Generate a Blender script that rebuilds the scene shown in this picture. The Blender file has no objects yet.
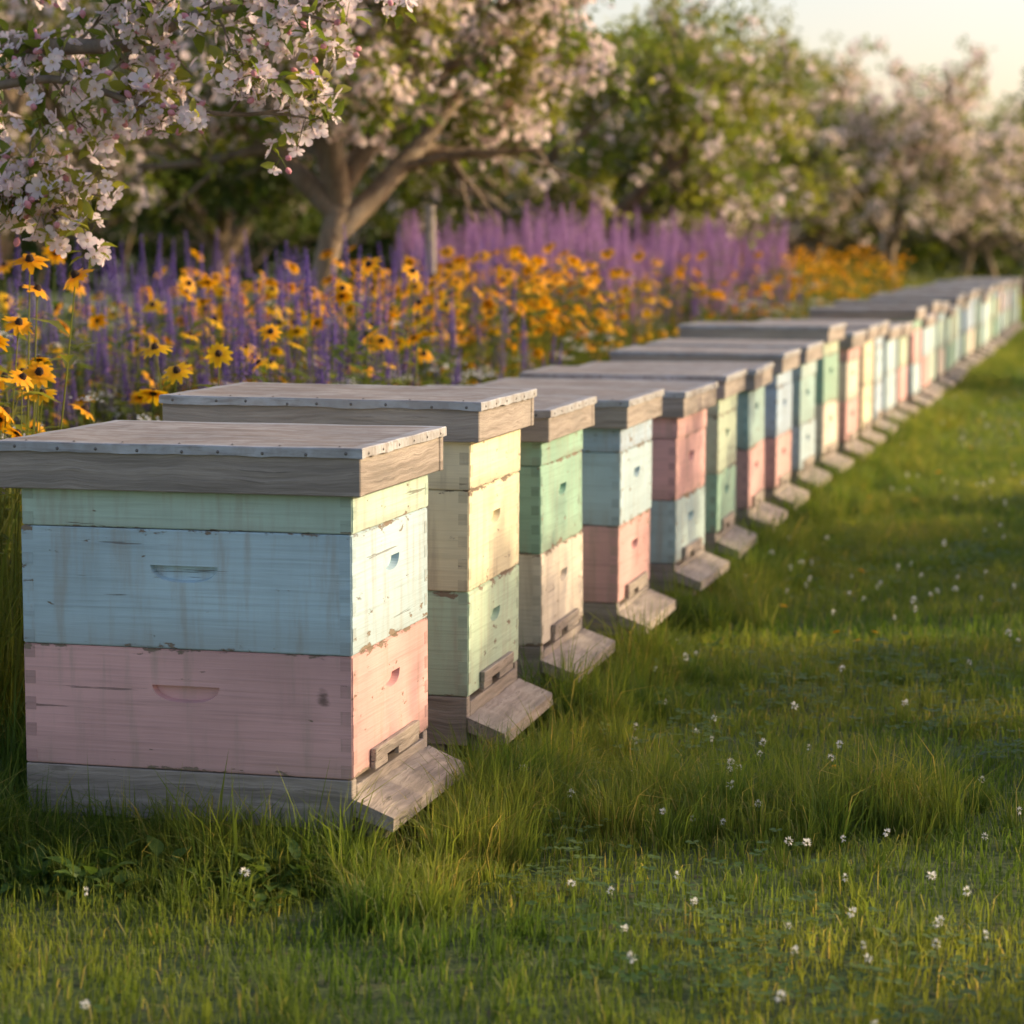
import bpy, bmesh, math, random
import numpy as np
from mathutils import Vector, Matrix, Euler

random.seed(7)
scene = bpy.context.scene
scene.view_settings.view_transform='Standard'; scene.view_settings.look='None'
scene.view_settings.exposure=0; scene.view_settings.gamma=1
GZ=-.035   # ground level (hive heights are measured from the hive stand datum)

# ------------------------------------------------------------ node helpers
class NT:
    def __init__(s,name):
        s.m=bpy.data.materials.new(name); s.m.use_nodes=True
        s.t=s.m.node_tree; s.t.nodes.clear()
        s.out=s.n('ShaderNodeOutputMaterial')
    def n(s,ty,**k):
        nd=s.t.nodes.new(ty)
        for a,b in k.items(): setattr(nd,a,b)
        return nd
    def l(s,a,b): s.t.links.new(a,b)
    def val(s,sock,v):
        if hasattr(v,'is_linked') or hasattr(v,'links'): s.l(v,sock)
        else: sock.default_value=v
    def math(s,op,a,b=0.0,clamp=False):
        nd=s.n('ShaderNodeMath',operation=op); nd.use_clamp=clamp
        s.val(nd.inputs[0],a); s.val(nd.inputs[1],b); return nd.outputs[0]
    def mix(s,f,a,b,mode='MIX'):
        nd=s.n('ShaderNodeMix',data_type='RGBA',blend_type=mode)
        s.val(nd.inputs[0],f); s.val(nd.inputs[6],c4(a)); s.val(nd.inputs[7],c4(b)); return nd.outputs[2]
    def noise(s,vec,scale,detail=4,rough=.55,mp=None):
        if mp:
            m=s.n('ShaderNodeMapping'); s.l(vec,m.inputs[0]); m.inputs[3].default_value=mp; vec=m.outputs[0]
        nd=s.n('ShaderNodeTexNoise'); s.l(vec,nd.inputs['Vector'])
        nd.inputs['Scale'].default_value=scale; nd.inputs['Detail'].default_value=detail
        nd.inputs['Roughness'].default_value=rough
        return nd.outputs[0]
    def ramp(s,f,a,b):
        nd=s.n('ShaderNodeMapRange'); nd.interpolation_type='SMOOTHSTEP'
        s.val(nd.inputs[0],f); nd.inputs[1].default_value=a; nd.inputs[2].default_value=b
        return nd.outputs[0]
    def objvec(s):
        tc=s.n('ShaderNodeTexCoord'); oi=s.n('ShaderNodeObjectInfo')
        r=s.math('MULTIPLY',oi.outputs['Random'],37.0)
        v=s.n('ShaderNodeVectorMath',operation='ADD'); s.l(tc.outputs['Object'],v.inputs[0]); s.l(r,v.inputs[1])
        return v.outputs[0],tc,oi
def c4(c):
    if isinstance(c,(tuple,list)) and len(c)==3: return (c[0],c[1],c[2],1)
    return c

def principled(N,col,rough,metal=0.0,bump=None,bs=.3,bd=.002):
    p=N.n('ShaderNodeBsdfPrincipled')
    N.val(p.inputs['Base Color'],c4(col)); N.val(p.inputs['Roughness'],rough); N.val(p.inputs['Metallic'],metal)
    if bump is not None:
        b=N.n('ShaderNodeBump'); b.inputs['Strength'].default_value=bs; b.inputs['Distance'].default_value=bd
        N.l(bump,b.inputs['Height']); N.l(b.outputs[0],p.inputs['Normal'])
    N.l(p.outputs[0],N.out.inputs[0]); return p

def paint(name,col):
    N=NT(name); v,tc,oi=N.objvec()
    sep=N.n('ShaderNodeSeparateXYZ'); N.l(tc.outputs['Generated'],sep.inputs[0])
    gz=sep.outputs[2]; e=N.math('MINIMUM',gz,N.math('SUBTRACT',1.0,gz))
    edge=N.math('SUBTRACT',1.0,N.ramp(e,0.0,.08))
    gx=sep.outputs[0]; ex=N.math('MINIMUM',gx,N.math('SUBTRACT',1.0,gx)); edgex=N.math('SUBTRACT',1.0,N.ramp(ex,0.0,.03))
    big=N.noise(v,4,5); grain=N.noise(v,1,6,.6,(4,4,150)); chip=N.noise(v,1,9,.68,(16,16,46)); streak=N.noise(v,1,5,.6,(38,38,4)); crack=N.noise(v,1,7,.6,(2.2,2.2,70))
    c=N.mix(N.ramp(big,.3,.7),tuple(x*.80 for x in col),tuple(min(1,x*1.06) for x in col))
    c=N.mix(N.math('MULTIPLY',N.ramp(grain,.46,.74),.46),c,tuple(x*.56 for x in col))
    c=N.mix(N.math('MULTIPLY',N.ramp(streak,.46,.78),.5),c,(.34,.28,.21),'MIX')
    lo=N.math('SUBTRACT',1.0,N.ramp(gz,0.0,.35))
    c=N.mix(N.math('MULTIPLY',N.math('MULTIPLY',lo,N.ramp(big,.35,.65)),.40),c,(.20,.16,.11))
    g=N.math('ADD',N.math('ADD',chip,N.math('MULTIPLY',edge,.13)),N.math('MULTIPLY',edgex,.04))
    cm=N.ramp(g,.665,.70)
    c=N.mix(cm,c,(.24,.185,.135))
    ck=N.math('MULTIPLY',N.ramp(crack,.67,.69),.65); c=N.mix(ck,c,(.12,.09,.07))
    vo=N.n('ShaderNodeTexVoronoi'); mp=N.n('ShaderNodeMapping'); N.l(v,mp.inputs[0]); mp.inputs[3].default_value=(10,10,7); N.l(mp.outputs[0],vo.inputs['Vector']); vo.inputs['Scale'].default_value=1
    sc=N.n('ShaderNodeSeparateColor'); N.l(vo.outputs['Color'],sc.inputs[0])
    kn=N.math('MULTIPLY',N.math('SUBTRACT',1.0,N.ramp(N.math('ADD',vo.outputs['Distance'],N.math('MULTIPLY',N.math('SUBTRACT',chip,.5),.3)),.04,.13)),N.math('GREATER_THAN',sc.outputs[0],.50))
    c=N.mix(N.math('MULTIPLY',kn,.8),c,(.08,.05,.035))
    h=N.math('SUBTRACT',N.math('MULTIPLY',grain,.8),N.math('MULTIPLY',N.math('ADD',cm,ck),.6))
    principled(N,c,.6,0,h,.7,.002); return N.m

def wood(name,c1,c2,mp,dark=.5):
    N=NT(name); v,tc,oi=N.objvec()
    wv=N.n('ShaderNodeVectorMath',operation='ADD'); nz=N.n('ShaderNodeTexNoise'); N.l(v,nz.inputs['Vector']); nz.inputs['Scale'].default_value=7
    sc=N.n('ShaderNodeVectorMath',operation='SCALE'); N.l(nz.outputs['Color'],sc.inputs[0]); sc.inputs[3].default_value=.03
    N.l(v,wv.inputs[0]); N.l(sc.outputs[0],wv.inputs[1]); v2=wv.outputs[0]
    g=N.noise(v2,1,8,.7,mp); g2=N.noise(v2,1,5,.6,tuple(x*.35 for x in mp)); b=N.noise(v,6,4)
    c=N.mix(N.ramp(g,.3,.7),c1,c2)
    c=N.mix(N.math('MULTIPLY',N.ramp(g2,.42,.68),.6),c,tuple(x*.5 for x in c1))
    c=N.mix(N.math('MULTIPLY',N.ramp(g,.58,.64),dark),c,(.05,.04,.03))
    c=N.mix(N.math('MULTIPLY',N.ramp(b,.45,.75),.4),c,(.22,.21,.19))
    principled(N,c,.8,0,g,1.0,.0035); return N.m

def metal(name,base,brown,amt,met):
    N=NT(name); v,tc,oi=N.objvec()
    b=N.noise(v,7,6,.65); s=N.noise(v,30,5,.6); st=N.noise(v,1,4,.5,(4,30,4)); fine=N.noise(v,1,6,.7,(10,110,90))
    c=N.mix(N.ramp(b,.35,.65),base,tuple(x*.75 for x in base))
    c=N.mix(N.math('MULTIPLY',N.ramp(s,.42,.62),amt*.8),c,brown)
    c=N.mix(N.math('MULTIPLY',N.ramp(st,.46,.66),amt),c,brown)
    c=N.mix(N.math('MULTIPLY',N.ramp(fine,.50,.64),amt),c,tuple(x*.6 for x in brown))
    r=N.math('ADD',.45,N.math('MULTIPLY',b,.3))
    principled(N,c,r,met,fine,.5,.002); return N.m

def leafmat(name,c1,c2,c3=None,trans=.4,rough=.5,worldvar=True,tc_mul=1.6,dry=0):
    N=NT(name); oi=N.n('ShaderNodeObjectInfo'); at=N.n('ShaderNodeAttribute'); at.attribute_name='rnd'
    ob=N.n('ShaderNodeAttribute'); ob.attribute_name='obr'
    rr=N.math('FRACT',N.math('ADD',ob.outputs['Fac'],oi.outputs['Random']))
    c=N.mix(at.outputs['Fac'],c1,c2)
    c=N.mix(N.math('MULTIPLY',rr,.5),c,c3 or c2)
    if dry: c=N.mix(N.math('MULTIPLY',N.math('GREATER_THAN',at.outputs['Fac'],.93),dry),c,(.38,.32,.13))
    if worldvar:
        ge=N.n('ShaderNodeNewGeometry'); w=N.noise(ge.outputs['Position'],1.8,2,.7)
        c=N.mix(N.ramp(w,.35,.65),N.mix(1.0,c,(.62,.76,.62),'MULTIPLY'),N.mix(1.0,c,(1.38,1.18,1.0),'MULTIPLY'))
    p=N.n('ShaderNodeBsdfPrincipled'); N.l(c,p.inputs['Base Color']); p.inputs['Roughness'].default_value=rough
    p.inputs['Specular IOR Level'].default_value=.3
    t=N.n('ShaderNodeBsdfTranslucent'); N.l(N.mix(1.0,c,(tc_mul,tc_mul*.95,tc_mul*.6),'MULTIPLY') if tc_mul>1 else c,t.inputs[0])
    m=N.n('ShaderNodeMixShader'); m.inputs[0].default_value=trans
    N.l(p.outputs[0],m.inputs[1]); N.l(t.outputs[0],m.inputs[2]); N.l(m.outputs[0],N.out.inputs[0]); return N.m
def petalmat(name,c1,c2,trans=.35):
    return leafmat(name,c1,c2,c2,trans,.6,False,1.0)
def plain(name,col,rough=.7):
    N=NT(name); v,tc,oi=N.objvec(); b=N.noise(v,25,4)
    principled(N,N.mix(b,tuple(x*.7 for x in col),tuple(x*1.25 for x in col)),rough,0,b,.4,.004); return N.m

# ------------------------------------------------------------ mesh builder
class MB:
    def __init__(s): s.v=[];s.f=[];s.m=[];s.r=[]
    def add(s,vs,fs,mi=0,r=0.5):
        o=len(s.v); s.v.extend([tuple(p) for p in vs]); s.f.extend([tuple(i+o for i in f) for f in fs]); s.m.extend(list(mi) if hasattr(mi,'__len__') else [mi]*len(fs))
        s.r.extend(list(r) if hasattr(r,'__len__') else [r]*len(vs))
    def box(s,x0,x1,y0,y1,z0,z1,mi=0):
        s.add([(x0,y0,z0),(x1,y0,z0),(x1,y1,z0),(x0,y1,z0),(x0,y0,z1),(x1,y0,z1),(x1,y1,z1),(x0,y1,z1)],
              [(0,3,2,1),(4,5,6,7),(0,1,5,4),(1,2,6,5),(2,3,7,6),(3,0,4,7)],mi)
    def tube(s,pts,rad,seg=6,mi=0,r=.5):
        vs=[];fs=[];n=len(pts); pts=[Vector(p) for p in pts]
        for i,p in enumerate(pts):
            d=(pts[min(i+1,n-1)]-pts[max(i-1,0)]).normalized()
            a=d.cross(Vector((0.3,1,0.1)))
            if a.length<.1: a=d.cross(Vector((1,0,0)))
            a.normalize(); b=d.cross(a)
            for k in range(seg):
                t=2*math.pi*k/seg; vs.append(p+(a*math.cos(t)+b*math.sin(t))*rad[i])
        for i in range(n-1):
            for k in range(seg):
                k2=(k+1)%seg; fs.append((i*seg+k,i*seg+k2,(i+1)*seg+k2,(i+1)*seg+k))
        s.add(vs,fs,mi,r)
    def leaf(s,p,d,up,L,W,mi=0,r=.5,curl=.2,seg=3):
        d=d.normalized(); w=d.cross(up)
        if w.length<1e-3: w=d.cross(Vector((1,.2,0)))
        w.normalize(); n=w.cross(d); vs=[p];  rr=[r]
        for i in range(1,seg):
            t=i/seg; c=p+d*L*t-n*curl*L*t*t; ww=W*.5*math.sin(math.pi*t**.8)
            vs+= [c+w*ww+n*ww*.35, c, c-w*ww+n*ww*.35]; rr+=[r,r,r]
        vs.append(p+d*L-n*curl*L); rr.append(r); fs=[(0,1,2),(0,2,3)]
        for i in range(seg-2):
            a=1+3*i; fs+=[(a,a+3,a+4,a+1),(a+1,a+4,a+5,a+2)]
        a=1+3*(seg-2); e=len(vs)-1; fs+=[(a,e,a+1),(a+1,e,a+2)]
        s.add(vs,fs,mi,rr)
    def mesh(s,name,mats,smooth=False):
        me=bpy.data.meshes.new(name); me.from_pydata(s.v,[],s.f)
        for m in mats: me.materials.append(m)
        me.polygons.foreach_set('material_index',s.m)
        if smooth: me.polygons.foreach_set('use_smooth',[True]*len(s.f))
        a=me.attributes.new('rnd','FLOAT','POINT'); a.data.foreach_set('value',s.r)
        me.update(); return me
def obj(name,me,parent=None,link=True):
    o=bpy.data.objects.new(name,me)
    if link: scene.collection.objects.link(o)
    if parent: o.parent=parent
    return o
mrng=np.random.RandomState(5)
def merge(name,protos,pts,rots,scl,idx):
    """one real mesh made of many transformed copies of the prototype meshes"""
    pts=np.asarray(pts,float).reshape(-1,3); rots=np.asarray(rots,float).reshape(-1,3); scl=np.asarray(scl,float); idx=np.asarray(idx)
    V=[];LV=[];LT=[];MI=[];RN=[];OB=[];base=0; mats=list(protos[0].materials)
    for k,me in enumerate(protos):
        sel=np.where(idx==k)[0]; n=len(sel)
        if n==0: continue
        nv=len(me.vertices); co=np.empty(nv*3); me.vertices.foreach_get('co',co); co=co.reshape(-1,3)
        lv=np.empty(len(me.loops),dtype=np.int64); me.loops.foreach_get('vertex_index',lv)
        lt=np.empty(len(me.polygons),dtype=np.int64); me.polygons.foreach_get('loop_total',lt)
        mi=np.empty(len(me.polygons),dtype=np.int64); me.polygons.foreach_get('material_index',mi)
        rn=np.empty(nv); me.attributes['rnd'].data.foreach_get('value',rn)
        a,b,c=rots[sel].T; ca,sa,cb,sb,cc,sc=np.cos(a),np.sin(a),np.cos(b),np.sin(b),np.cos(c),np.sin(c)
        Rm=np.empty((n,3,3)); Rm[:,0,0]=cb*cc; Rm[:,0,1]=sa*sb*cc-ca*sc; Rm[:,0,2]=ca*sb*cc+sa*sc
        Rm[:,1,0]=cb*sc; Rm[:,1,1]=sa*sb*sc+ca*cc; Rm[:,1,2]=ca*sb*sc-sa*cc; Rm[:,2,0]=-sb; Rm[:,2,1]=sa*cb; Rm[:,2,2]=ca*cb
        W=np.einsum('nij,vj->nvi',Rm,co)*scl[sel][:,None,None]+pts[sel][:,None,:]
        V.append(W.reshape(-1,3)); LV.append((lv[None,:]+base+np.arange(n)[:,None]*nv).ravel()); LT.append(np.tile(lt,n)); MI.append(np.tile(mi,n))
        RN.append(np.tile(rn,n)); OB.append(np.repeat(mrng.rand(n),nv)); base+=n*nv
    V=np.concatenate(V);LV=np.concatenate(LV);LT=np.concatenate(LT);MI=np.concatenate(MI);RN=np.concatenate(RN);OB=np.concatenate(OB)
    me=bpy.data.meshes.new(name); me.vertices.add(len(V)); me.vertices.foreach_set('co',V.astype(np.float32).ravel())
    me.loops.add(len(LV)); me.loops.foreach_set('vertex_index',LV.astype(np.int32))
    me.polygons.add(len(LT)); me.polygons.foreach_set('loop_start',np.concatenate([[0],np.cumsum(LT)[:-1]]).astype(np.int32))
    for m in mats: me.materials.append(m)
    me.polygons.foreach_set('material_index',MI.astype(np.int32))
    a=me.attributes.new('rnd','FLOAT','POINT'); a.data.foreach_set('value',RN.astype(np.float32))
    a=me.attributes.new('obr','FLOAT','POINT'); a.data.foreach_set('value',OB.astype(np.float32))
    me.update(calc_edges=True); return me
def scatter(name,protos,pts,rots,scl,idx,parent=None): return obj(name,merge(name,protos,pts,rots,scl,idx),parent)

# ------------------------------------------------------------ layout frame
TH=math.radians(14.27); CR=math.cos(TH); SR=math.sin(TH)
P0=Vector((-.243,3.61,0)); RD=Vector((SR,CR,0)); CD=Vector((CR,-SR,0))
def rowpt(s,u,z=0): return P0+RD*s+CD*u+Vector((0,0,z))
L_=.545; W_=.41
def hs(i): return [0,.655,1.275,1.925,2.66][i] if i<5 else 2.66+(i-4)*.655

# ------------------------------------------------------------ materials
PAL={'blue':(.48,.65,.73),'pink':(.72,.43,.42),'mint':(.53,.70,.60),'cream':(.84,.77,.55),'green':(.31,.53,.42),
     'sage':(.50,.60,.45),'white':(.74,.68,.58),'teal':(.36,.55,.54),'ltgreen':(.50,.62,.48),'sky':(.44,.59,.74),'aqua':(.46,.63,.64),'seafoam':(.48,.64,.50)}
PM={k:paint('paint_'+k,v) for k,v in PAL.items()}
PJ={k:paint('paint_joint_'+k,tuple(x*.84 for x in v)) for k,v in PAL.items()}
WG=wood('weathered_wood',(.29,.25,.215),(.49,.43,.38),(5,5,110))
WB=wood('landing_wood',(.26,.225,.19),(.48,.42,.36),(110,5,110),.75)
WS=wood('stand_wood',(.24,.21,.18),(.42,.37,.33),(5,5,90))
MT=metal('weathered_sheet',(.40,.385,.375),(.23,.185,.155),.75,.1); ME=metal('galvanised_edge',(.50,.525,.56),(.28,.245,.22),.5,.4)
NAIL=plain('nail_head',(.14,.13,.12),.4); CON=plain('concrete',(.26,.25,.23),.9)
BARK=wood('bark',(.16,.115,.075),(.34,.25,.165),(40,40,8),.6)
GRASS=leafmat('grass_blade',(.08,.145,.028),(.17,.255,.050),(.22,.25,.055),.5,dry=.7)
TALLG=leafmat('meadow_blade',(.10,.155,.032),(.18,.24,.05),(.22,.22,.055),.48,dry=.4)
LEAF=leafmat('apple_leaf',(.10,.15,.026),(.19,.245,.045),(.24,.25,.05),.5)
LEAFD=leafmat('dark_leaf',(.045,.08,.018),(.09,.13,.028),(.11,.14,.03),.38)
WEED=leafmat('weed_leaf',(.055,.12,.026),(.11,.185,.04),(.08,.15,.04),.35,.55)
PET=petalmat('blossom_petal',(.86,.58,.66),(.93,.86,.875),.45)
PETW=petalmat('blossom_petal_warm',(.88,.66,.66),(.92,.82,.79),.45)
BUD=petalmat('blossom_bud',(.70,.26,.34),(.80,.44,.50),.25)
YEL=petalmat('yellow_petal',(.88,.46,.010),(.90,.57,.013),.4)
ORA=petalmat('orange_petal',(.88,.36,.008),(.90,.47,.010),.4)
CONE=plain('flower_cone',(.035,.018,.01),.9)
PUR=petalmat('purple_petal',(.14,.08,.38),(.26,.17,.54),.35)
MAG=petalmat('magenta_petal',(.31,.14,.43),(.56,.33,.60),.35)
WHI=petalmat('white_petal',(.78,.78,.72),(.88,.88,.84),.35)
STA=petalmat('stamen_yellow',(.65,.45,.05),(.75,.55,.1),.2)

# ------------------------------------------------------------ beehives
def apply_bool(me,cutters):
    o=bpy.data.objects.new('tmp',me); scene.collection.objects.link(o); cs=[]
    for c in cutters:
        co=bpy.data.objects.new('tmpc',c); scene.collection.objects.link(co); cs.append(co)
        m=o.modifiers.new('b','BOOLEAN'); m.operation='DIFFERENCE'; m.object=co; m.solver='EXACT'
    dg=bpy.context.evaluated_depsgraph_get(); dg.update()
    r=bpy.data.meshes.new_from_object(o.evaluated_get(dg))
    for x in [o]+cs: bpy.data.objects.remove(x)
    return r
def hand_cut(cx,cz,w,h,axis,facepos):
    pts=[]
    def P(a,b,c):
        return (cx+a,facepos+b,cz+c) if axis=='y' else (facepos-b,cx+a,cz+c)
    for k in range(15):
        t=math.pi*k/14; a=math.copysign(abs(math.cos(t))**.75,math.cos(t))*w/2; c=-math.sin(t)*h
        pts.append(P(a,-.004,c)); pts.append(P(a*.93,.012,c*.86-.0005))
    bm=bmesh.new()
    for p in pts: bm.verts.new(p)
    bmesh.ops.convex_hull(bm,input=bm.verts)
    loose=[v for v in bm.verts if not v.link_faces]; bmesh.ops.delete(bm,geom=loose,context='VERTS')
    bmesh.ops.recalc_face_normals(bm,faces=bm.faces)
    me=bpy.data.meshes.new('cut'); bm.to_mesh(me); bm.free(); return me
def bevel_box(x0,x1,y0,y1,z0,z1,b=.0018):
    m=MB(); m.box(x0,x1,y0,y1,z0,z1); me=m.mesh('b',[])
    bm=bmesh.new(); bm.from_mesh(me); bmesh.ops.bevel(bm,geom=bm.edges[:],offset=b,segments=2,affect='EDGES')
    bm.to_mesh(me); bm.free(); return me
def with_mat(me,mat):
    me.materials.clear(); me.materials.append(mat)
    me.polygons.foreach_set('material_index',[0]*len(me.polygons)); return me
def wobble_bevel(me,b): 
    bm=bmesh.new(); bm.from_mesh(me); bmesh.ops.bevel(bm,geom=bm.edges[:],offset=b,segments=1,affect='EDGES'); bm.to_mesh(me); bm.free()

def hive(i,s,boxes,zbase,roofh):
    rnd=random.Random(100+i)
    e=bpy.data.objects.new('beehive',None); scene.collection.objects.link(e); e.empty_display_size=.1
    e.location=rowpt(s,rnd.uniform(-.014,.014) if i else 0,0)
    e.rotation_euler=(rnd.uniform(-.008,.008) if i else 0,rnd.uniform(-.008,.008) if i else 0,-TH+(rnd.uniform(-.03,.03) if i else 0))
    detail=i<13
    z=zbase
    zf0=.029
    m=MB(); t=.022
    m.box(-L_,-0.002,0,t,zf0,zbase-.001); m.box(-L_,-0.002,W_-t,W_,zf0,zbase-.001)
    m.box(-L_,-L_+t,t+.0005,W_-t-.0005,zf0,zbase-.001); m.box(-t,-.001,t+.0005,W_-t-.0005,zf0,zbase-.012)
    m.box(-L_+t+.001,-t-.001,t+.001,W_-t-.001,zf0+.02,zbase-.014)
    me=m.mesh('stand',[WS]); wobble_bevel(me,.0015); obj('stand',me,e)
    m=MB(); x1=.068+rnd.uniform(-.006,.010); za=zf0+.052; zb=zf0+.026; n=14
    vs=[]
    for k in range(n+1):
        y=-.004+(W_+.008)*k/n; j=rnd.uniform(-.0018,.0018)
        vs+=[(.0,y,za+j),(x1+rnd.uniform(-.0022,.0022),y,zb+j),(x1,y,zb-.022),(.0,y,za-.026)]
    fs=[(0,1,2,3),tuple(4*n+q for q in (3,2,1,0))]
    for k in range(n):
        a=4*k; b=a+4; fs+=[(a,b,b+1,a+1),(a+1,b+1,b+2,a+2),(a+2,b+2,b+3,a+3),(a+3,b+3,b,a)]
    m.add(vs,fs); me=m.mesh('landing_board',[WB]); obj('landing_board',me,e)
    m=MB(); m.box(.0005,.045,.02,.045,zf0-.012,za-.03); m.box(.0005,.045,W_-.045,W_-.02,zf0-.012,za-.03); obj('brackets',m.mesh('brackets',[WS]),e)
    m=MB()
    for fx in (-L_+.05,-.10):
        for fy in (.004,W_-.09): m.box(fx,fx+.055,fy,fy+.08,-.09,zf0-.0005)
    obj('feet',m.mesh('feet',[CON]),e)
    for bi,(h,ck) in enumerate(boxes):
        ox=rnd.uniform(-.002,.002); oy=rnd.uniform(-.0015,.0015)
        x0,x1_,y0,y1=-L_+ox,ox,oy,W_+oy
        me=bevel_box(x0,x1_,y0,y1,z+.0007,z+h-.0007)
        if detail:
            cuts=[]
            if h>.12:
                cuts.append(hand_cut((x0+x1_)/2,z+h*.70,.114,.027,'y',y0))
                cuts.append(hand_cut((y0+y1)/2,z+h*.70,.085,.024,'x',x1_))
            if bi==0:
                c=MB(); c.box(x1_-.05,x1_+.01,.10,.33,z-.01,z+.011); cuts.append(c.mesh('c',[]))
            if cuts: me=apply_bool(me,cuts)
        with_mat(me,PM[ck]); obj('brood_box' if h>.12 else 'honey_super',me,e)
        if detail:
            m=MB(); nf=max(2,int(round(h/.021))); fh=(h-.004)/nf
            for k in range(nf):
                za_=z+.002+k*fh; zb_=za_+fh
                if k%2==0:
                    m.box(x1_-.0195,x1_-.0022,y0-.0004,y0+.004,za_,zb_); m.box(x0+.0022,x0+.0195,y0-.0004,y0+.004,za_,zb_)
                else:
                    m.box(x1_-.004,x1_+.0004,y0+.0022,y0+.0195,za_,zb_); m.box(x1_-.004,x1_+.0004,y1-.0195,y1-.0022,za_,zb_)
            obj('finger_joints',m.mesh('finger_joints',[PJ[ck]]),e)
        if bi==0 and detail:
            m=MB(); m.box(.0008,.010,.085,.325,z+.0125,z+.032); m.box(.0008,.009,.085,.15,z-.001,z+.0118); m.box(.0008,.009,.21,.325,z-.001,z+.0118)
            me=m.mesh('entrance_reducer',[WB]); wobble_bevel(me,.001); obj('entrance_reducer',me,e)
        z+=h
    oh=.022; t=.02; hr=roofh; x0=-L_-oh-.003; x1_=oh; y0=-oh; y1=W_+oh
    zr=z-.004
    m=MB(); m.box(x0,x1_,y0,y0+t,zr,zr+hr); m.box(x0,x1_,y1-t,y1,zr,zr+hr)
    m.box(x1_-t,x1_-.0015,y0+t+.0012,y1-t-.0012,zr+.0006,zr+hr-.0006); m.box(x0+.001,x0+t,y0+t+.0008,y1-t-.0008,zr+.0006,zr+hr-.0006)
    me=m.mesh('roof_rim',[WG]); wobble_bevel(me,.0018); obj('roof_rim',me,e)
    nx,ny=30,22; X0,X1,Y0,Y1=x0-.003,x1_+.003,y0-.003,y1+.003; zt=zr+hr+.003; vs=[];fs=[];mi=[]
    def hz(a,b):
        ed=min(a,1-a,b,1-b); return zt+.0004*math.sin(a*15+i*1.7)+.0004*math.sin(b*19+i*2)+min(ed*8,1)*.0012*math.sin(a*9+b*7+i)+(.0007 if ed<.06 else 0)
    for a in range(nx+1):
        for b in range(ny+1):
            fa=a/nx; fb=b/ny; vs.append((X0+(X1-X0)*fa,Y0+(Y1-Y0)*fb,hz(fa,fb)))
    for a in range(nx):
        for b in range(ny): q=a*(ny+1)+b; fs.append((q,q+ny+1,q+ny+2,q+1)); mi.append(1 if (a==0 or a==nx-1 or b==0 or b==ny-1) else 0)
    per=[(a,0) for a in range(nx)]+[(nx,b) for b in range(ny)]+[(a,ny) for a in range(nx,0,-1)]+[(0,b) for b in range(ny,0,-1)]
    for lvl_i,(off,dz) in enumerate(((.0012,-.0015),(.0016,-.015))):
        base=len(vs)
        for (a,b) in per:
            p=vs[a*(ny+1)+b]; ox=(-off if a==0 else off if a==nx else 0); oy=(-off if b==0 else off if b==ny else 0)
            vs.append((p[0]+ox,p[1]+oy,p[2]+dz+(rnd.uniform(-.0013,.0013) if lvl_i else 0)))
        for k,(a,b) in enumerate(per):
            k2=(k+1)%len(per); a2,b2=per[k2]; mi.append(1)
            if lvl_i==0: fs.append((a*(ny+1)+b,base+k,base+k2,a2*(ny+1)+b2))
            else: fs.append((pb+k,base+k,base+k2,pb+k2))
        pb=base
    m=MB(); m.add(vs,fs,mi); me=m.mesh('metal_cover',[MT,ME]); obj('metal_cover',me,e)
    if detail:
        m=MB()
        def nail(c,n):
            n=Vector(n); a=n.cross(Vector((0,0.01,1))).normalized(); b=n.cross(a); r=.0028; vs=[Vector(c)+n*.002]
            for k in range(8): vs.append(Vector(c)+(a*math.cos(k*math.pi/4)+b*math.sin(k*math.pi/4))*r)
            m.add(vs,[(0,k+1,(k+1)%8+1) for k in range(8)])
        for k in range(9): nail((X0+.03+k*(X1-X0-.06)/8+rnd.uniform(-.012,.012),Y0-.0016,zt-.008+rnd.uniform(-.002,.002)),(0,-1,0))
        for k in range(6): nail((X1+.0016,Y0+.03+k*(Y1-Y0-.06)/5+rnd.uniform(-.01,.01),zt-.008),(1,0,0))
        for k in range(7): nail((X0+.04+k*(X1-X0-.08)/6+rnd.uniform(-.01,.01),Y0+.012,zt+.0015),(0,.02,1))
        obj('roof_nails',m.mesh('roof_nails',[NAIL]),e)
    return e

HV=[ ([(.192,'pink'),(.187,'blue'),(.064,'mint')],.109,.070),
     ([(.190,'seafoam'),(.182,'cream'),(.092,'cream')],.118,.068),
     ([(.190,'white'),(.180,'green'),(.055,'green')],.108,.062),
     ([(.178,'pink'),(.17,'blue'),(.060,'sky')],.104,.062),
     ([(.165,'aqua'),(.16,'pink'),(.062,'pink')],.100,.062),
     ([(.17,'green'),(.165,'ltgreen'),(.055,'ltgreen')],.104,.062),
     ([(.185,'pink'),(.19,'teal')],.104,.062),
     ([(.17,'pink'),(.17,'sky'),(.055,'sky')],.104,.062),
     ([(.165,'blue'),(.17,'teal'),(.06,'aqua')],.104,.062),
     ([(.20,'white'),(.19,'green'),(.055,'sage')],.104,.062),
     ([(.17,'pink'),(.17,'white'),(.055,'pink')],.104,.062),
     ([(.20,'cream'),(.20,'cream')],.104,.062),
     ([(.17,'sky'),(.17,'blue'),(.055,'sky')],.104,.062)]
rk=random.Random(5); keys=['blue','pink','mint','green','teal','sky','aqua','ltgreen','pink','white','sage','blue']
for i in range(36):
    if i<len(HV): b,zb,rh=HV[i]
    else:
        b=[(rk.uniform(.165,.19),rk.choice(keys)),(rk.uniform(.165,.19),rk.choice(keys))]
        if rk.random()<.7: b.append((.056,rk.choice(keys)))
        zb=.104; rh=.062
    hive(i,hs(i),b,zb,rh)

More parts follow.
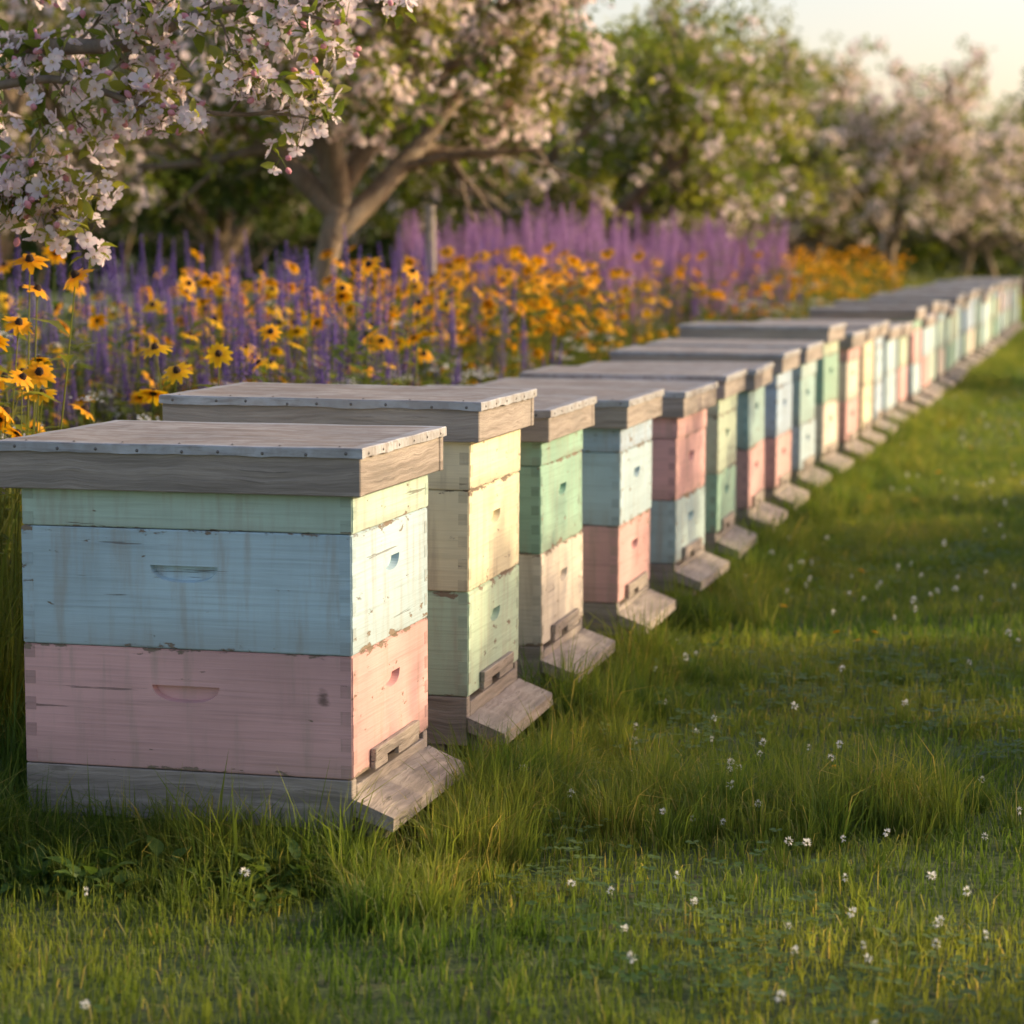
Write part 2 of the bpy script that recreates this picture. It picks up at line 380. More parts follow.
# ------------------------------------------------------------ ground
N=NT('ground_turf'); ge=N.n('ShaderNodeNewGeometry'); a=N.noise(ge.outputs['Position'],1.5,6); b=N.noise(ge.outputs['Position'],40,4)
c=N.mix(N.ramp(a,.3,.7),(.05,.085,.02),(.09,.125,.03)); c=N.mix(N.ramp(b,.5,.75),c,(.075,.065,.035))
principled(N,c,.95,0,b,.6,.02)
m=MB(); vs=[];fs=[]
gx=[-400,-150,-60,-25]+[ -12+q for q in range(0,37)]+[60,150,400]
gy=[-300,-100,-30]+[-8+q*1.0 for q in range(0,60)]+[80,150,300,500]
for x in gx:
    for y in gy:
        vs.append((x,y,GZ-.004+ (.006*math.sin(x*1.7+y)*math.sin(y*.9) if abs(x)<30 and y<55 else 0)))
for p in range(len(gx)-1):
    for q in range(len(gy)-1): o=p*len(gy)+q; fs.append((o,o+len(gy),o+len(gy)+1,o+1))
m.add(vs,fs); obj('ground',m.mesh('ground',[N.m],True))

# ------------------------------------------------------------ grass
def blades(nb,R,h0,h1,w0,w1,lean,rng,mode='disc'):
    m=MB()
    for k in range(nb):
        t=rng.random()*6.283
        if mode=='sq': x=rng.uniform(-R,R); y=rng.uniform(-R,R)
        else:
            rr=abs(rng.gauss(0,R)) if mode=='gauss' else R*math.sqrt(rng.random()); x=rr*math.cos(t); y=rr*math.sin(t)
        h=rng.uniform(h0,h1)*(.6+.4*rng.random()); w=rng.uniform(w0,w1)
        if mode=='sq': h*=.75+.55*max(0,math.sin(x*23+1)*math.sin(y*19+2))+(.6 if rng.random()<.05 else 0)
        a=rng.random()*6.283; wx,wy=math.cos(a)*w/2,math.sin(a)*w/2
        la=rng.random()*6.283 if mode!='gauss' else t+rng.gauss(0,.6); ll=abs(rng.gauss(0,lean))*h; lx,ly=math.cos(la)*ll,math.sin(la)*ll
        vs=[(x-wx,y-wy,-.01),(x+wx,y+wy,-.01),(x-wx*.8+lx*.35,y-wy*.8+ly*.35,h*.6),(x+wx*.8+lx*.35,y+wy*.8+ly*.35,h*.6),(x+lx*1.15,y+ly*1.15,h*(1-.25*ll/h))]
        q=rng.random(); b=1.0 if q>.94 else q*.9
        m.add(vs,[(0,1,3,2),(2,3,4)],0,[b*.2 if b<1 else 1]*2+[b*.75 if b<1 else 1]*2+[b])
    return m
rg=random.Random(3)
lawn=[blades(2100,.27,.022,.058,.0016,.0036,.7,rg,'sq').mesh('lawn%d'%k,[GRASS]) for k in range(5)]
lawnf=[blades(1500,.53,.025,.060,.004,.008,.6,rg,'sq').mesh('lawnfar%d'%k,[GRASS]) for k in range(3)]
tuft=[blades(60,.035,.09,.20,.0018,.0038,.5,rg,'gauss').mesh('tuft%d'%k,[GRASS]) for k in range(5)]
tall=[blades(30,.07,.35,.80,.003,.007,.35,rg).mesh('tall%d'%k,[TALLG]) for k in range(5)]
grass=bpy.data.objects.new('lawn_grass',None); scene.collection.objects.link(grass)
def tile(me,x,y):
    o=obj('turf',me,grass); o.location=(x,y,GZ); o.rotation_euler=(0,0,rg.randrange(4)*math.pi/2)
for a in range(0,19):
    for b in range(-6,14):
        x=b*.5+.25; y=2.0+a*.5
        if x<-.27*y-.6 or x>.25*y+1.0: continue
        q=Vector((x,y,0))-P0
        if q.dot(CD)<-1.0 and q.dot(RD)>-.3: continue
        tile(rg.choice(lawn),x,y)
for a in range(0,34):
    for b in range(-12,18):
        x=b*1.0+.5; y=11.75+a*1.0; q=Vector((x,y,0))-P0
        if x>.25*y+3 or q.dot(CD)<-1.5: continue
        tile(rg.choice(lawnf),x,y)
for a in range(0,10):
    for b in range(0,5): tile(rg.choice(lawnf),.25*(2+a)+2.0+b,1.5+a)
pts=[];rots=[];sc=[];ix=[]
def addt(p,s0,s1,z=GZ,n=5):
    pts.append((p.x,p.y,z)); rots.append((rg.uniform(-.15,.15),rg.uniform(-.15,.15),rg.random()*6.28)); sc.append(rg.uniform(s0,s1)); ix.append(rg.randrange(n))
for k in range(1700):
    s=rg.uniform(-.3,24); u=.085+abs(rg.gauss(0,.10))
    if math.sin(s*5.1)+math.sin(s*1.9+1)<-.9: continue
    addt(rowpt(s,u),.25,.8)
for i in range(36):
    for k in range(26 if i<14 else 10): addt(rowpt(hs(i)+W_+rg.uniform(.02,.22),rg.uniform(-.5,.05)),.4,.95)
    if i and i<14:
        for k in range(12): addt(rowpt(hs(i)+W_+rg.uniform(.03,.2),rg.uniform(.02,.16)),.5,1.15)
for k in range(280): addt(rowpt(-abs(rg.gauss(0,.10))-.015,rg.uniform(-.75,.06)),.25,.66)
for k in range(44): addt(rowpt(-abs(rg.gauss(0,.04))-.015,rg.uniform(-.6,.03)),.6,1.05)
for k in range(200): addt(rowpt(rg.uniform(-.5,1.6),-L_-abs(rg.gauss(.03,.2))-.05),.7,1.5)
for k in range(620):
    p=Vector((rg.uniform(-.9,2.2),rg.uniform(2.3,9),0)); q=p-P0
    if (q.dot(CD)>.12 or q.dot(RD)<-.2) and math.sin(p.x*4)+math.sin(p.y*2.7+p.x)>0: addt(p,.2,.52)
for k in range(80): addt(Vector((rg.gauss(.30,.12),rg.gauss(3.95,.08),0)),.3,.8)
for k in range(60):
    x=rg.uniform(.1,.95)
    if math.sin(x*19)>-.2: addt(Vector((x,rg.gauss(3.95,.10),0)),.25,.65)
for k in range(34): addt(Vector((rg.gauss(.60,.05),rg.gauss(3.94,.06),0)),.4,.95)
for k in range(80): addt(rowpt(rg.uniform(.25,.62),.05+abs(rg.gauss(.04,.08))),.35,.95)
for k in range(50): addt(rowpt(rg.gauss(.18,.14),.10+abs(rg.gauss(0,.05))),.3,.85)
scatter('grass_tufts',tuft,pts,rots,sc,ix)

cm=[]
for k in range(4):
    m=MB()
    for j in range(14):
        x,y=rg.gauss(0,.05),rg.gauss(0,.05); h=rg.uniform(.02,.045); t0=rg.random()*6; c0=Vector((x,y,h))
        for q in range(3):
            a=t0+q*2.094; d=Vector((math.cos(a),math.sin(a),.12)); w=Vector((-math.sin(a),math.cos(a),0)); r=rg.uniform(.007,.011)
            m.add([c0,c0+d*r*.7+w*r*.55,c0+d*r*1.1+w*r*.25,c0+d*r,c0+d*r*1.1-w*r*.25,c0+d*r*.7-w*r*.55],[(0,1,2,3),(0,3,4,5)],0,rg.random()*.8)
    cm.append(m.mesh('cl',[WEED]))
pts=[];rots=[];sc=[];ix=[]
for k in range(900):
    y=2.4+7*rg.random()**1.2; x=rg.uniform(-.22*y,.25*y); p=Vector((x,y,0)); q=p-P0
    if q.dot(CD)<.08 and q.dot(RD)>-.02: continue
    if math.sin(x*5+y*2)+math.sin(y*3.3-x*2)+rg.uniform(-.7,.7)<0: continue
    addt(p,.7,1.2,n=4)
scatter('clover_leaves',cm,pts,rots,sc,ix)

wm=[]
for k in range(4):
    m=MB(); n=rg.randrange(8,13)
    for j in range(n):
        a=j/n*6.28+rg.uniform(-.3,.3); el=rg.uniform(.35,1.2); d=Vector((math.cos(a)*math.cos(el),math.sin(a)*math.cos(el),math.sin(el)))
        st=rg.uniform(.02,.06); p=d*st; m.tube([(0,0,0),p],[.0015,.0012],4,0,.4)
        m.leaf(p,d,Vector((0,0,1)),rg.uniform(.03,.055),rg.uniform(.022,.036),0,rg.random(),.55,5)
    wm.append(m.mesh('weed',[WEED]))
pts=[];rots=[];sc=[];ix=[]
for k in range(110): addt(rowpt(-abs(rg.gauss(.07,.06))-.03,rg.uniform(-.52,-.03)),.45,.95,n=4)
for k in range(40): addt(rowpt(rg.uniform(-.1,.6),-L_-rg.uniform(.04,.35)),.9,1.6,n=4)
for k in range(160): addt(rowpt(rg.uniform(.3,12),rg.uniform(.09,.25)),.3,.7,n=4)
scatter('broadleaf_weeds',wm,pts,rots,sc,ix)

# ------------------------------------------------------------ flowers
def daisy(m,c,n,R,pet,mp,mc,rng,droop=.25,cone=.35,wid=.40):
    n=n.normalized(); a=n.cross(Vector((.2,.9,.1))).normalized(); b=n.cross(a)
    for k in range(pet):
        t=6.283*k/pet+rng.uniform(-.12,.12); d=a*math.cos(t)+b*math.sin(t); w=n.cross(d); L=R*rng.uniform(.85,1.05); dr=droop*rng.uniform(.4,1.4)
        i0=c+d*R*.2; i1=c+d*L*.62-n*L*dr*.3; i2=c+d*L-n*L*dr; ww=R*wid
        m.add([i0-w*ww*.3,i0+w*ww*.3,i1-w*ww*.5,i1+w*ww*.5,i2-w*ww*.16,i2+w*ww*.16],[(0,1,3,2),(2,3,5,4)],mp,[0,0,.6,.6,1,1])
    vs=[c+n*R*cone]; r=R*.27
    for k in range(7): t=6.283*k/7; vs.append(c+n*R*cone*.7+(a*math.cos(t)+b*math.sin(t))*r*.7)
    for k in range(7): t=6.283*k/7; vs.append(c-n*R*.02+(a*math.cos(t)+b*math.sin(t))*r)
    fs=[(0,k+1,(k+1)%7+1) for k in range(7)]+[(k+1,k+8,(k+1)%7+8,(k+1)%7+1) for k in range(7)]
    m.add(vs,fs,mc)
def stems(m,n,h0,h1,spread,rng,leafmi=0,leaves=5,lw=.014):
    out=[]
    for j in range(n):
        a=rng.random()*6.28; h=rng.uniform(h0,h1); sp=rng.uniform(.2,1)*spread
        x=math.cos(a)*sp; y=math.sin(a)*sp; P=[Vector((x*.15,y*.15,0)),Vector((x*.45,y*.45,h*.4)),Vector((x*.8,y*.8,h*.75)),Vector((x,y,h))]
        m.tube(P,[.0024,.0022,.0018,.0014],3,0,.5)
        for q in range(leaves):
            t=rng.uniform(.1,.85); i=int(t*3); p=P[i].lerp(P[i+1],t*3-i); aa=rng.random()*6.28
            m.leaf(p,Vector((math.cos(aa),math.sin(aa),.6)),Vector((0,0,1)),rng.uniform(.05,.10),lw*rng.uniform(.8,1.4),0,rng.random(),.3,2)
        out.append(P)
    return out
def spike(m,P,L,R,nf,mi,rng):
    d=(P[-1]-P[-2]).normalized(); a=d.cross(Vector((.2,.9,.1))).normalized(); b=d.cross(a); p0=P[-1]-d*L*.3
    for k in range(nf):
        t=k/nf; r=R*(1-.75*t)*rng.uniform(.6,1.1); an=k*2.4; o=a*math.cos(an)+b*math.sin(an); c=p0+d*L*t+o*r*.4; s=R*.62*(1-.5*t)
        e=o.cross(d); q=rng.random()
        m.add([c-e*s*.5,c+d*s*.5+o*s*.3,c+e*s*.5,c+o*s-d*s*.2],[(0,1,3),(1,2,3),(0,3,2)],mi,q)
rf=random.Random(21)
def mk(fn,n): return [fn() for _ in range(n)]
def f_rud(pm,n=5):
    m=MB()
    for P in stems(m,n,.42,.84,.13,rf,leaves=6,lw=.022):
        daisy(m,P[-1],Vector((rf.gauss(.3,.4),rf.gauss(-.45,.4),.7)),rf.uniform(.028,.036),rf.randrange(11,14),1,2,rf)
    return m.mesh('rud',[TALLG,pm,CONE])
def f_spk(pm,h0,h1,L,R,n=4):
    m=MB()
    for P in stems(m,n,h0,h1,.10,rf,leaves=8,lw=.024): spike(m,P,rf.uniform(.5,1.2)*L,R,60,1,rf)
    return m.mesh('spk',[TALLG,pm])
def f_yar():
    m=MB()
    for P in stems(m,4,.35,.72,.12,rf,leaves=5,lw=.01):
        c=P[-1]
        for k in range(18):
            o=Vector((rf.gauss(0,.016),rf.gauss(0,.016),rf.gauss(0,.005))); p=c+o; r=.0055
            m.add([p+Vector((r,0,0)),p+Vector((0,r,.002)),p+Vector((-r,0,0)),p+Vector((0,-r,.002)),p+Vector((0,0,.004))],[(0,1,4),(1,2,4),(2,3,4),(3,0,4)],1,rf.random())
    return m.mesh('yar',[TALLG,WHI])
C_rud=mk(lambda:f_rud(YEL,3),4); C_ora=mk(lambda:f_rud(ORA,4),4)
C_pur=mk(lambda:f_spk(PUR,.42,.80,.17,.015),4); C_mag=mk(lambda:f_spk(MAG,.42,1.0,.22,.024,5),6)
C_yar=mk(f_yar,3)
def bed(name,col,npr,spec,s0=.8,s1=1.15,gap=-.6):
    P=[];R=[];S=[];I=[]
    for (n,sa,sb,ua,ub) in spec:
        for k in range(n):
            s=rf.uniform(sa,sb); u=rf.uniform(ua,ub)
            if math.sin(s*2.3+u*3.1+npr)+math.sin(s*.9-u*2.2)+rf.uniform(-1.2,1.2)<gap: continue
            p=rowpt(s,u); P.append((p.x,p.y,GZ)); R.append((rf.uniform(-.08,.08),rf.uniform(-.08,.08),rf.random()*6.28)); S.append(rf.uniform(s0,s1)); I.append(rf.randrange(npr))
    scatter(name,col,P,R,S,I)
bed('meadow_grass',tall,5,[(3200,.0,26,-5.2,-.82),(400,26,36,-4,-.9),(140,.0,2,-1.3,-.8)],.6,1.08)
bed('rudbeckia_flowers',C_rud,4,[(120,.3,3.6,-2.2,-.78),(130,3.6,8,-2.6,-1.0),(30,2,8,-5,-2.6),(190,12.5,23,-2.6,-1.0),(60,8,12.5,-2,-.95)],.85,1.1)
bed('orange_coneflowers',C_ora,4,[(60,-.1,3.2,-2.0,-.74),(250,4.0,7.8,-2.3,-1.0),(300,12.5,24,-3,-1.0),(60,7.5,12.5,-2,-.95)],.85,1.15)
bed('purple_salvia_flowers',C_pur,4,[(300,1.4,5.2,-2.3,-.8),(60,5,9,-3,-1.2),(30,.5,4,-5,-2.4),(60,8,13,-2.6,-1)],.9,1.15)
bed('magenta_loosestrife_flowers',C_mag,6,[(470,8.0,14.5,-2.7,-1.2)],.85,1.12,-.5)
bed('white_yarrow_flowers',C_yar,3,[(190,1,6,-3,-.8),(100,5,9,-4.5,-1.2),(220,10,16,-2.6,-.95)],.85,1.2)

cl=[]
for k in range(3):
    m=MB(); h=rf.uniform(.045,.075); m.tube([(0,0,0),(.004,0,h)],[.0008,.0007],4,0)
    for j in range(26):
        d=Vector((rf.gauss(0,1),rf.gauss(0,1),rf.gauss(.3,1))).normalized(); c=Vector((.004,0,h))+d*.004; a=d.cross(Vector((0,.3,1))).normalized()*.0018
        m.add([c-a,c+a,c+d*.005],[(0,1,2)],1,rf.random())
    cl.append(m.mesh('clover',[TALLG,WHI,YEL]))
m=MB(); m.tube([(0,0,0),(0,.003,.05)],[.001,.001],4,0)
for q in range(2): daisy(m,Vector((0,.003,.05+q*.002)),Vector((.1,-.3,1)),.013-q*.004,16,2,2,rf,-.1,.15)
cl.append(m.mesh('dandelion',[TALLG,WHI,YEL]))
pts=[];rots=[];sc=[];ix=[]
for k in range(1250):
    y=2.6+12*rg.random()**.85; x=rg.uniform(-.2*y,.27*y); p=Vector((x,y,0)); q=p-P0
    if q.dot(CD)<.1 and q.dot(RD)>-.1: continue
    if math.sin(x*3+y*1.7)+rg.uniform(-1.4,1.4)<0: continue
    addt(p,.7,1.25 if y>4.5 else 1.05); ix[-1]=3 if rg.random()<.06 else rg.randrange(3)
for (x,y) in [(.80,5.5),(.86,5.6),(.77,5.62)]: addt(Vector((x,y,0)),.9,1.1); ix[-1]=3
scatter('clover_flowers',cl,pts,rots,sc,ix)

# ------------------------------------------------------------ apple trees
rt=random.Random(77)
def flower(m,c,n,R,rng,mi,simple):
    n=n.normalized(); a=n.cross(Vector((.3,.8,.2))).normalized(); b=n.cross(a); t0=rng.random()*6
    for k in range(5):
        t=t0+1.2566*k; d=a*math.cos(t)+b*math.sin(t); w=n.cross(d)
        if simple:
            m.add([c+n*0,c+d*R*.6+w*R*.42+n*R*.22,c+d*R+n*R*.25,c+d*R*.6-w*R*.42+n*R*.22],[(0,1,2,3)],mi,[.1,.9,.5,.9])
        else:
            q=rng.uniform(.75,1.05)*R; cup=rng.uniform(.1,.4)
            rows=[(.1,.06,0),(.4,.30,.12),(.7,.40,.22),(.93,.30,.30),(1.02,.10,.33)]
            vs=[];rr=[]
            for (l,ww,h) in rows:
                for sgn in (-1,0,1): vs.append(c+d*q*l+w*q*ww*sgn+n*q*(h*cup*2.2+(.07 if sgn else 0))); rr.append(1-abs(l-.5)*1.1 if l>.2 else .2)
            fs=[]
            for r in range(4):
                for e in range(2): o=r*3+e; fs.append((o,o+1,o+4,o+3))
            m.add(vs,fs,mi,rr)
    if not simple:
        for k in range(9):
            d=(a*math.cos(k*.7)+b*math.sin(k*.7))*.35+n; p=c+d*R*.35; m.tube([c,p],[R*.012,R*.012],3,mi,1); m.add([p+a*R*.05,p+b*R*.05,p-a*R*.05,p-b*R*.05],[(0,1,2,3)],3,.5)
def cluster(kind,mats,R,nf,nl,spread,simple,rng,ll=.05,seg=3):
    m=MB()
    for k in range(nf):
        d=Vector((rng.gauss(0,1),rng.gauss(0,1),rng.gauss(.3,1))).normalized(); c=d*spread*rng.uniform(.5,1.1)
        if not simple: m.tube([Vector((0,0,0)),c*.6,c],[.001,.0009,.0009],3,0,.6)
        if rng.random()<.15 and not simple:
            m.tube([c,c+d*.006,c+d*.013,c+d*.018],[.002,.0065,.006,.001],6,2,.5)
        else: flower(m,c,d+Vector((rng.gauss(0,.3),rng.gauss(0,.3),rng.gauss(0,.3))),R*rng.uniform(.85,1.1),rng,1,simple)
    for k in range(nl):
        d=Vector((rng.gauss(0,1),rng.gauss(0,1),rng.gauss(.2,.8))).normalized(); p=d*spread*rng.uniform(.1,.9)
        m.leaf(p,d+Vector((rng.gauss(0,.4),rng.gauss(0,.4),rng.gauss(-.2,.4))),Vector((rng.gauss(0,.4),rng.gauss(0,.4),1)),ll*rng.uniform(.7,1.2),ll*.52,0,rng.random(),.25,seg)
    return m.mesh(kind,mats)
C_leaf=[cluster('leafc',[LEAF,PETW],.02,0,15,.09,True,rt,.055,2) for _ in range(4)]
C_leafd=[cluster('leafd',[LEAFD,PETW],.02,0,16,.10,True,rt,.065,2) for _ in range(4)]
C_blo=[cluster('bloc',[LEAF,PETW],.022,8,3,.06,True,rt,.045,2) for _ in range(4)]
C_near=[cluster('blon',[LEAF,PET,BUD,STA],.0210,rt.randrange(4,7),rt.randrange(3,6),.036,False,rt,.042) for _ in range(8)]
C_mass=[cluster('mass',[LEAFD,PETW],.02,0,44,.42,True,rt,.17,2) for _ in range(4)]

def tree_data(seed,crown,trunk,up=(.45,1.2)):
    rng=random.Random(seed); m=MB(); tips=[]
    def br(p,d,L,r,lvl):
        n=6; pts=[p.copy()]; rad=[r]; r1=r*((.6 if lvl==0 else .45) if lvl<3 else .3)
        for k in range(n):
            d=(d+Vector((rng.gauss(0,.13),rng.gauss(0,.13),rng.gauss(.03,.10)+(.04 if lvl<2 else -.03)))).normalized()
            p=p+d*L/n; pts.append(p.copy()); rad.append(r+(r1-r)*(k+1)/n)
        m.tube(pts,rad,[10,8,6,4][lvl],0)
        if lvl>=2:
            for q in pts[1:]: tips.append(q)
        if lvl<3:
            nc=[5,6,5][lvl]
            for k in range(nc):
                t=(.8+.2*k/nc) if lvl==0 else (.28+.72*(k+.5)/nc); i=min(int(t*n),n-1); q=pts[i].lerp(pts[i+1],t*n-i)
                a=6.283*(k+rng.uniform(-.25,.25))/nc+lvl
                if lvl==0: nd=Vector((math.cos(a)*.9,math.sin(a)*.9,rng.uniform(*up)))
                else:
                    ax=d.cross(Vector((.1,.2,1))).normalized(); bx=d.cross(ax); nd=d*.55+ax*math.cos(a)*.9+bx*math.sin(a)*.9+Vector((0,0,.18))
                nl=[crown*1.05,crown*.62,crown*.34][lvl]*rng.uniform(.75,1.15)
                br(q,nd.normalized(),nl,[.055,.028,.012][lvl]*rng.uniform(.8,1.1),lvl+1)
    br(Vector((0,0,-.05)),Vector((rng.uniform(-.12,.12),rng.uniform(-.1,.1),1)),trunk,.078,0)
    return m.mesh('apple_tree_trunk',[BARK],True),tips
TD=[tree_data(3,1.35,.8),tree_data(14,1.5,.9),tree_data(29,1.4,.75),tree_data(52,1.15,1.3,(.7,1.7))]
def sc_pts(tips,mult,jit,rng,prob,zmin=0):
    P=[]
    for t in tips:
        if t.z<zmin: continue
        for k in range(mult):
            if rng.random()<prob: P.append((t.x+rng.gauss(0,jit),t.y+rng.gauss(0,jit),t.z+rng.gauss(0,jit)))
    return P,[(rng.uniform(-1,1),rng.uniform(-1,1),rng.random()*6.28) for _ in P],[rng.uniform(.7,1.3) for _ in P],[rng.randrange(4) for _ in P]
cache={}
KIND={'front':(.95,1.3,1.4),'blossom':(.6,.95,1.0),'green':(1.4,.45,1.0),'mixed':(1.0,1.0,1.0),'pink':(.75,1.6,.9),'dark':(1.7,.05,.9),'shade':(2.0,.1,.9),'high':(1.5,.4,1.95)}
def apple_tree(v,x,y,rot,sc,kind):
    me,tips=TD[v]; o=obj('apple_tree',me); o.location=(x,y,0); o.rotation_euler=(0,0,rot); o.scale=(sc,sc,sc)
    key=(v,kind)
    if key not in cache:
        lp,bp,zm=KIND[kind]
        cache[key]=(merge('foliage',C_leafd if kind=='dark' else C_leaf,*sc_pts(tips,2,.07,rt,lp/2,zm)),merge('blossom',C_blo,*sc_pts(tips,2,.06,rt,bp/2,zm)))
    obj('foliage',cache[key][0],o); obj('blossom',cache[key][1],o)
    return o
apple_tree(3,-1.0,10.8,.6,1.0,'front')
apple_tree(1,.25,17.0,2.0,1.05,'green')
apple_tree(2,2.2,24.5,4.0,1.25,'green')
apple_tree(1,4.9,31.5,1.0,1.25,'pink')
apple_tree(0,3.7,33,2.2,1.25,'green')
apple_tree(0,7.4,40,3.0,1.35,'pink')
apple_tree(2,9.3,44,1.0,1.35,'green')
apple_tree(2,-3.6,15.5,1.3,1.15,'mixed')
apple_tree(1,-2.2,19,.3,1.25,'dark')
apple_tree(0,-.6,26,5,1.25,'mixed')
apple_tree(2,-6,20,2.2,1.2,'mixed')
apple_tree(1,1.6,34,2.7,1.3,'mixed')
apple_tree(0,-3.4,31,.9,1.3,'dark')
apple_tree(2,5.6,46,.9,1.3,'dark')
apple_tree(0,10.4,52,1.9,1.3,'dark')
# orchard on the sunny side of the lawn (casts the bands of shade)
for (v,x,y,r,s,k) in [(0,5.4,-2.2,1,1.0,'shade'),(2,4.9,.3,2,.95,'shade'),(0,4.5,2.75,3,.82,'shade'),(3,5.6,5.3,2,.86,'high'),(1,5.6,7.6,4,.82,'shade'),(0,6.0,9.2,5,.72,'shade'),
                      (2,8.6,17.0,1,1.0,'shade'),(0,11.5,24,2,1.1,'shade'),(1,14.5,31,3,1.1,'green')]:
    apple_tree(v,x,y,r,s,k)

P=[];R=[];S=[];I=[]
for k in range(2600):
    x=rt.uniform(-26,24); y=50+rt.uniform(0,6)+max(0,x-6)*.9
    top=3.8+1.3*math.sin(x*.55)+.8*math.sin(x*1.37+1)+(.6 if x<4 else -.2)
    z=rt.uniform(0,max(1.4,top)); P.append((x,y,z)); R.append((rt.random()*6,rt.random()*6,rt.random()*6)); S.append(rt.uniform(.9,1.8)); I.append(rt.randrange(4))
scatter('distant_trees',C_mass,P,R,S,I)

# ------------------------------------------------------------ near apple tree, boughs reaching in from the left
m=MB(); near_tips=[]; rn=random.Random(41)
m.tube([(-2.15,5.0,-.05),(-2.1,5.0,.5),(-2.05,4.97,.95),(-2.0,4.95,1.35),(-1.95,4.95,1.9),(-1.8,4.95,2.5)],[.10,.085,.08,.065,.045,.02],12)
def twig(p,d,L,r,lvl):
    n=6; pts=[p.copy()]; rad=[r]
    for k in range(n):
        d=(d+Vector((rn.gauss(0,.14),rn.gauss(0,.14),rn.gauss(-.01,.14)))).normalized(); p=p+d*L/n; pts.append(p.copy()); rad.append(r*(1-.7*(k+1)/n))
    m.tube(pts,rad,6)
    for k,q in enumerate(pts[1:]):
        if k%2==1: near_tips.append((q,lvl))
    if lvl<1:
        for k in range(2):
            q=pts[2+2*k]; twig(q,(d*.5+Vector((rn.gauss(0,.6),rn.gauss(0,.5),rn.gauss(0,.6)))).normalized(),L*.55,r*.6,lvl+1)
def bough(path,r0,r1,ntw,Lt):
    path=[Vector(p) for p in path]; n=len(path); sm=[]
    for i in range(n-1):
        a=path[max(i-1,0)];b=path[i];c=path[i+1];d=path[min(i+2,n-1)]
        for k in range(5):
            t=k/5; sm.append(.5*((2*b)+(c-a)*t+(2*a-5*b+4*c-d)*t*t+(3*b-a-3*c+d)*t**3))
    sm.append(path[-1]); N_=len(sm); m.tube(sm,[r0+(r1-r0)*k/(N_-1) for k in range(N_)],8)
    for k in range(ntw):
        i=int((.25+.75*(k+.5)/ntw)*(N_-2)); q=sm[i]; dd=(sm[i+1]-sm[i]).normalized()
        side=Vector((rn.gauss(0,.3),rn.gauss(0,.5),(1 if k%2 else -1)*rn.uniform(.4,1)))
        twig(q,(dd*.8+side).normalized(),Lt*rn.uniform(.6,1.2),.0035,0)
    near_tips.append((sm[-1],0))
bough([(-2.02,4.95,1.15),(-1.5,4.85,1.25),(-1.1,4.78,1.31),(-.85,4.7,1.305),(-.72,4.68,1.31),(-.6,4.65,1.36),(-.46,4.62,1.37),(-.33,4.6,1.34)],.026,.002,12,.17)
bough([(-1.5,4.85,1.25),(-1.15,4.72,1.21),(-.88,4.65,1.24),(-.70,4.6,1.19),(-.50,4.6,1.17),(-.37,4.6,1.20)],.012,.002,10,.15)
bough([(-1.5,4.85,1.25),(-1.2,4.62,1.12),(-1.02,4.6,1.07),(-.92,4.6,1.02),(-.86,4.6,.97)],.010,.002,10,.12)
bough([(-1.98,4.95,1.4),(-1.4,4.9,1.48),(-1.0,4.85,1.46),(-.7,4.8,1.43),(-.45,4.75,1.41),(-.25,4.7,1.40)],.020,.002,10,.17)
bough([(-1.95,4.95,1.7),(-1.4,5.0,1.8),(-1.0,5.1,1.75),(-.7,5.2,1.65),(-.5,5.2,1.6)],.022,.003,8,.2)
nt=obj('apple_tree',m.mesh('near_tree',[BARK],True))
P=[];R=[];S=[];I=[]
for (q,l) in near_tips:
    if rn.random()<.66:
        P.append((q.x+rn.gauss(0,.01),q.y+rn.gauss(0,.02),q.z+rn.gauss(0,.01))); R.append((rn.uniform(-.9,.9),rn.uniform(-.9,.9),rn.random()*6.28)); S.append(rn.uniform(.75,1.1)); I.append(rn.randrange(8))
scatter('apple_blossoms',C_near,P,R,S,I,nt)
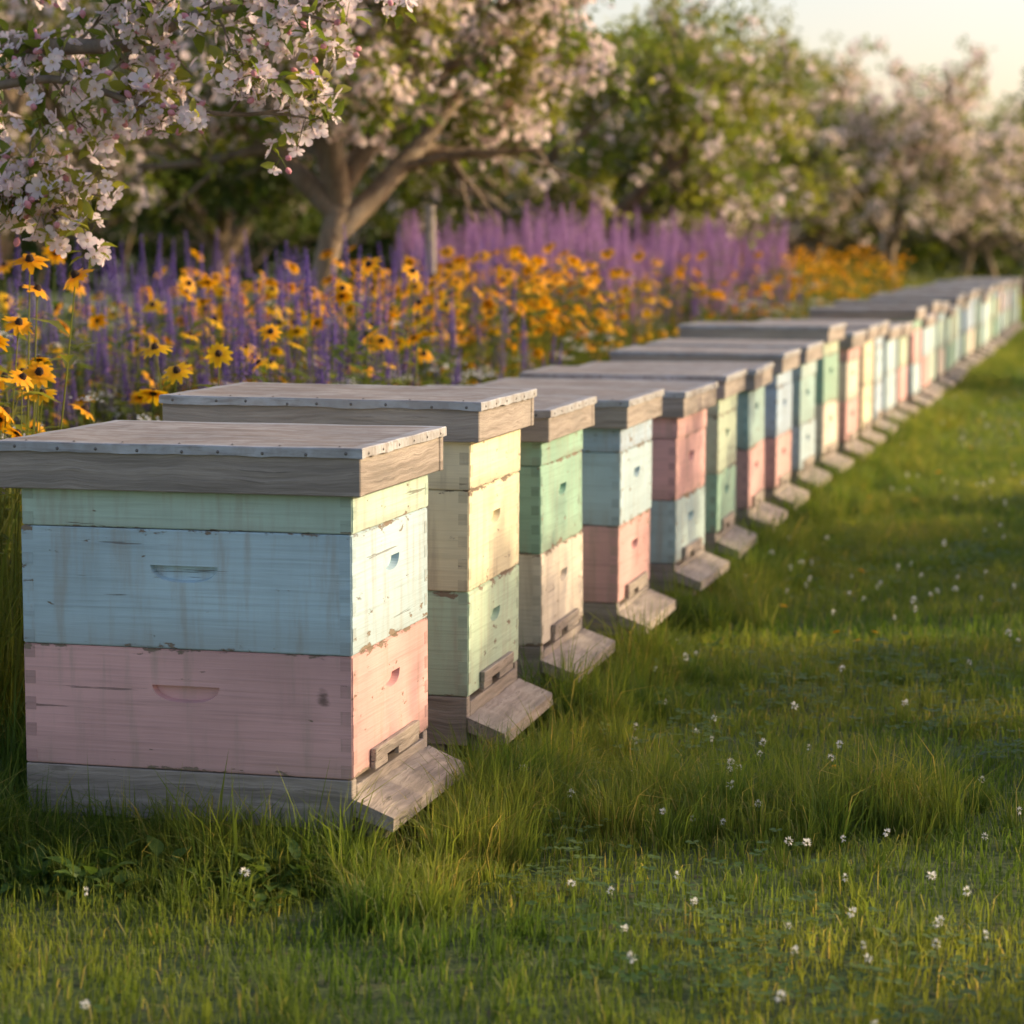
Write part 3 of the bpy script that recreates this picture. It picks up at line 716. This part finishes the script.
def stake(x,y,h):
    m=MB(); m.tube([(0,0,-.1),(.005,0,h*.5),(.0,.003,h-.01),(0,0,h)],[.026,.025,.024,.016],10); m.add([(0,0,h+.003)]+[(.016*math.cos(k*.628),.016*math.sin(k*.628),h) for k in range(10)],[(0,k+1,(k+1)%10+1) for k in range(10)])
    o=obj('wooden_stake',m.mesh('wooden_stake',[WB])); o.location=(x,y,0)
stake(-.36,10.6,1.10); stake(1.1,18,1.2); stake(4.6,30,1.1)

# ------------------------------------------------------------ light
el=math.radians(20); S_h=(CD*math.cos(math.radians(25))+RD*math.sin(math.radians(25))).normalized()
az=math.atan2(S_h.x,S_h.y)
sd=Vector((S_h.x*math.cos(el),S_h.y*math.cos(el),math.sin(el)))
w=bpy.data.worlds.new('World'); scene.world=w; w.use_nodes=True
nt_=w.node_tree; bg=nt_.nodes['Background']; sk=nt_.nodes.new('ShaderNodeTexSky'); sk.sky_type='NISHITA'; sk.sun_disc=False
sk.sun_elevation=el; sk.sun_rotation=az; sk.dust_density=2.0; sk.air_density=1.0; sk.ozone_density=1.0
mx=nt_.nodes.new('ShaderNodeMix'); mx.data_type='RGBA'; mx.blend_type='MULTIPLY'; mx.inputs[0].default_value=1
mx.inputs[7].default_value=(1.92,1.62,1.54,1)
nt_.links.new(sk.outputs[0],mx.inputs[6]); nt_.links.new(mx.outputs[2],bg.inputs[0]); bg.inputs[1].default_value=.15
ld=bpy.data.lights.new('sun','SUN'); ld.energy=5; ld.angle=math.radians(.55); ld.color=(1,.77,.46)
lo=bpy.data.objects.new('sun',ld); scene.collection.objects.link(lo); lo.location=(20,5,10)
lo.rotation_euler=sd.to_track_quat('Z','Y').to_euler()

# ------------------------------------------------------------ camera
cd=bpy.data.cameras.new('camera'); cam=bpy.data.objects.new('camera',cd); scene.collection.objects.link(cam)
cam.location=(0,0,.925); cam.rotation_euler=(math.radians(90-6.35),0,0)
cd.sensor_width=36; cd.lens=84.4; cd.clip_end=2000; cd.clip_start=.05
cd.dof.use_dof=True; cd.dof.focus_distance=3.95; cd.dof.aperture_fstop=4.8; cd.dof.aperture_blades=0
scene.camera=cam
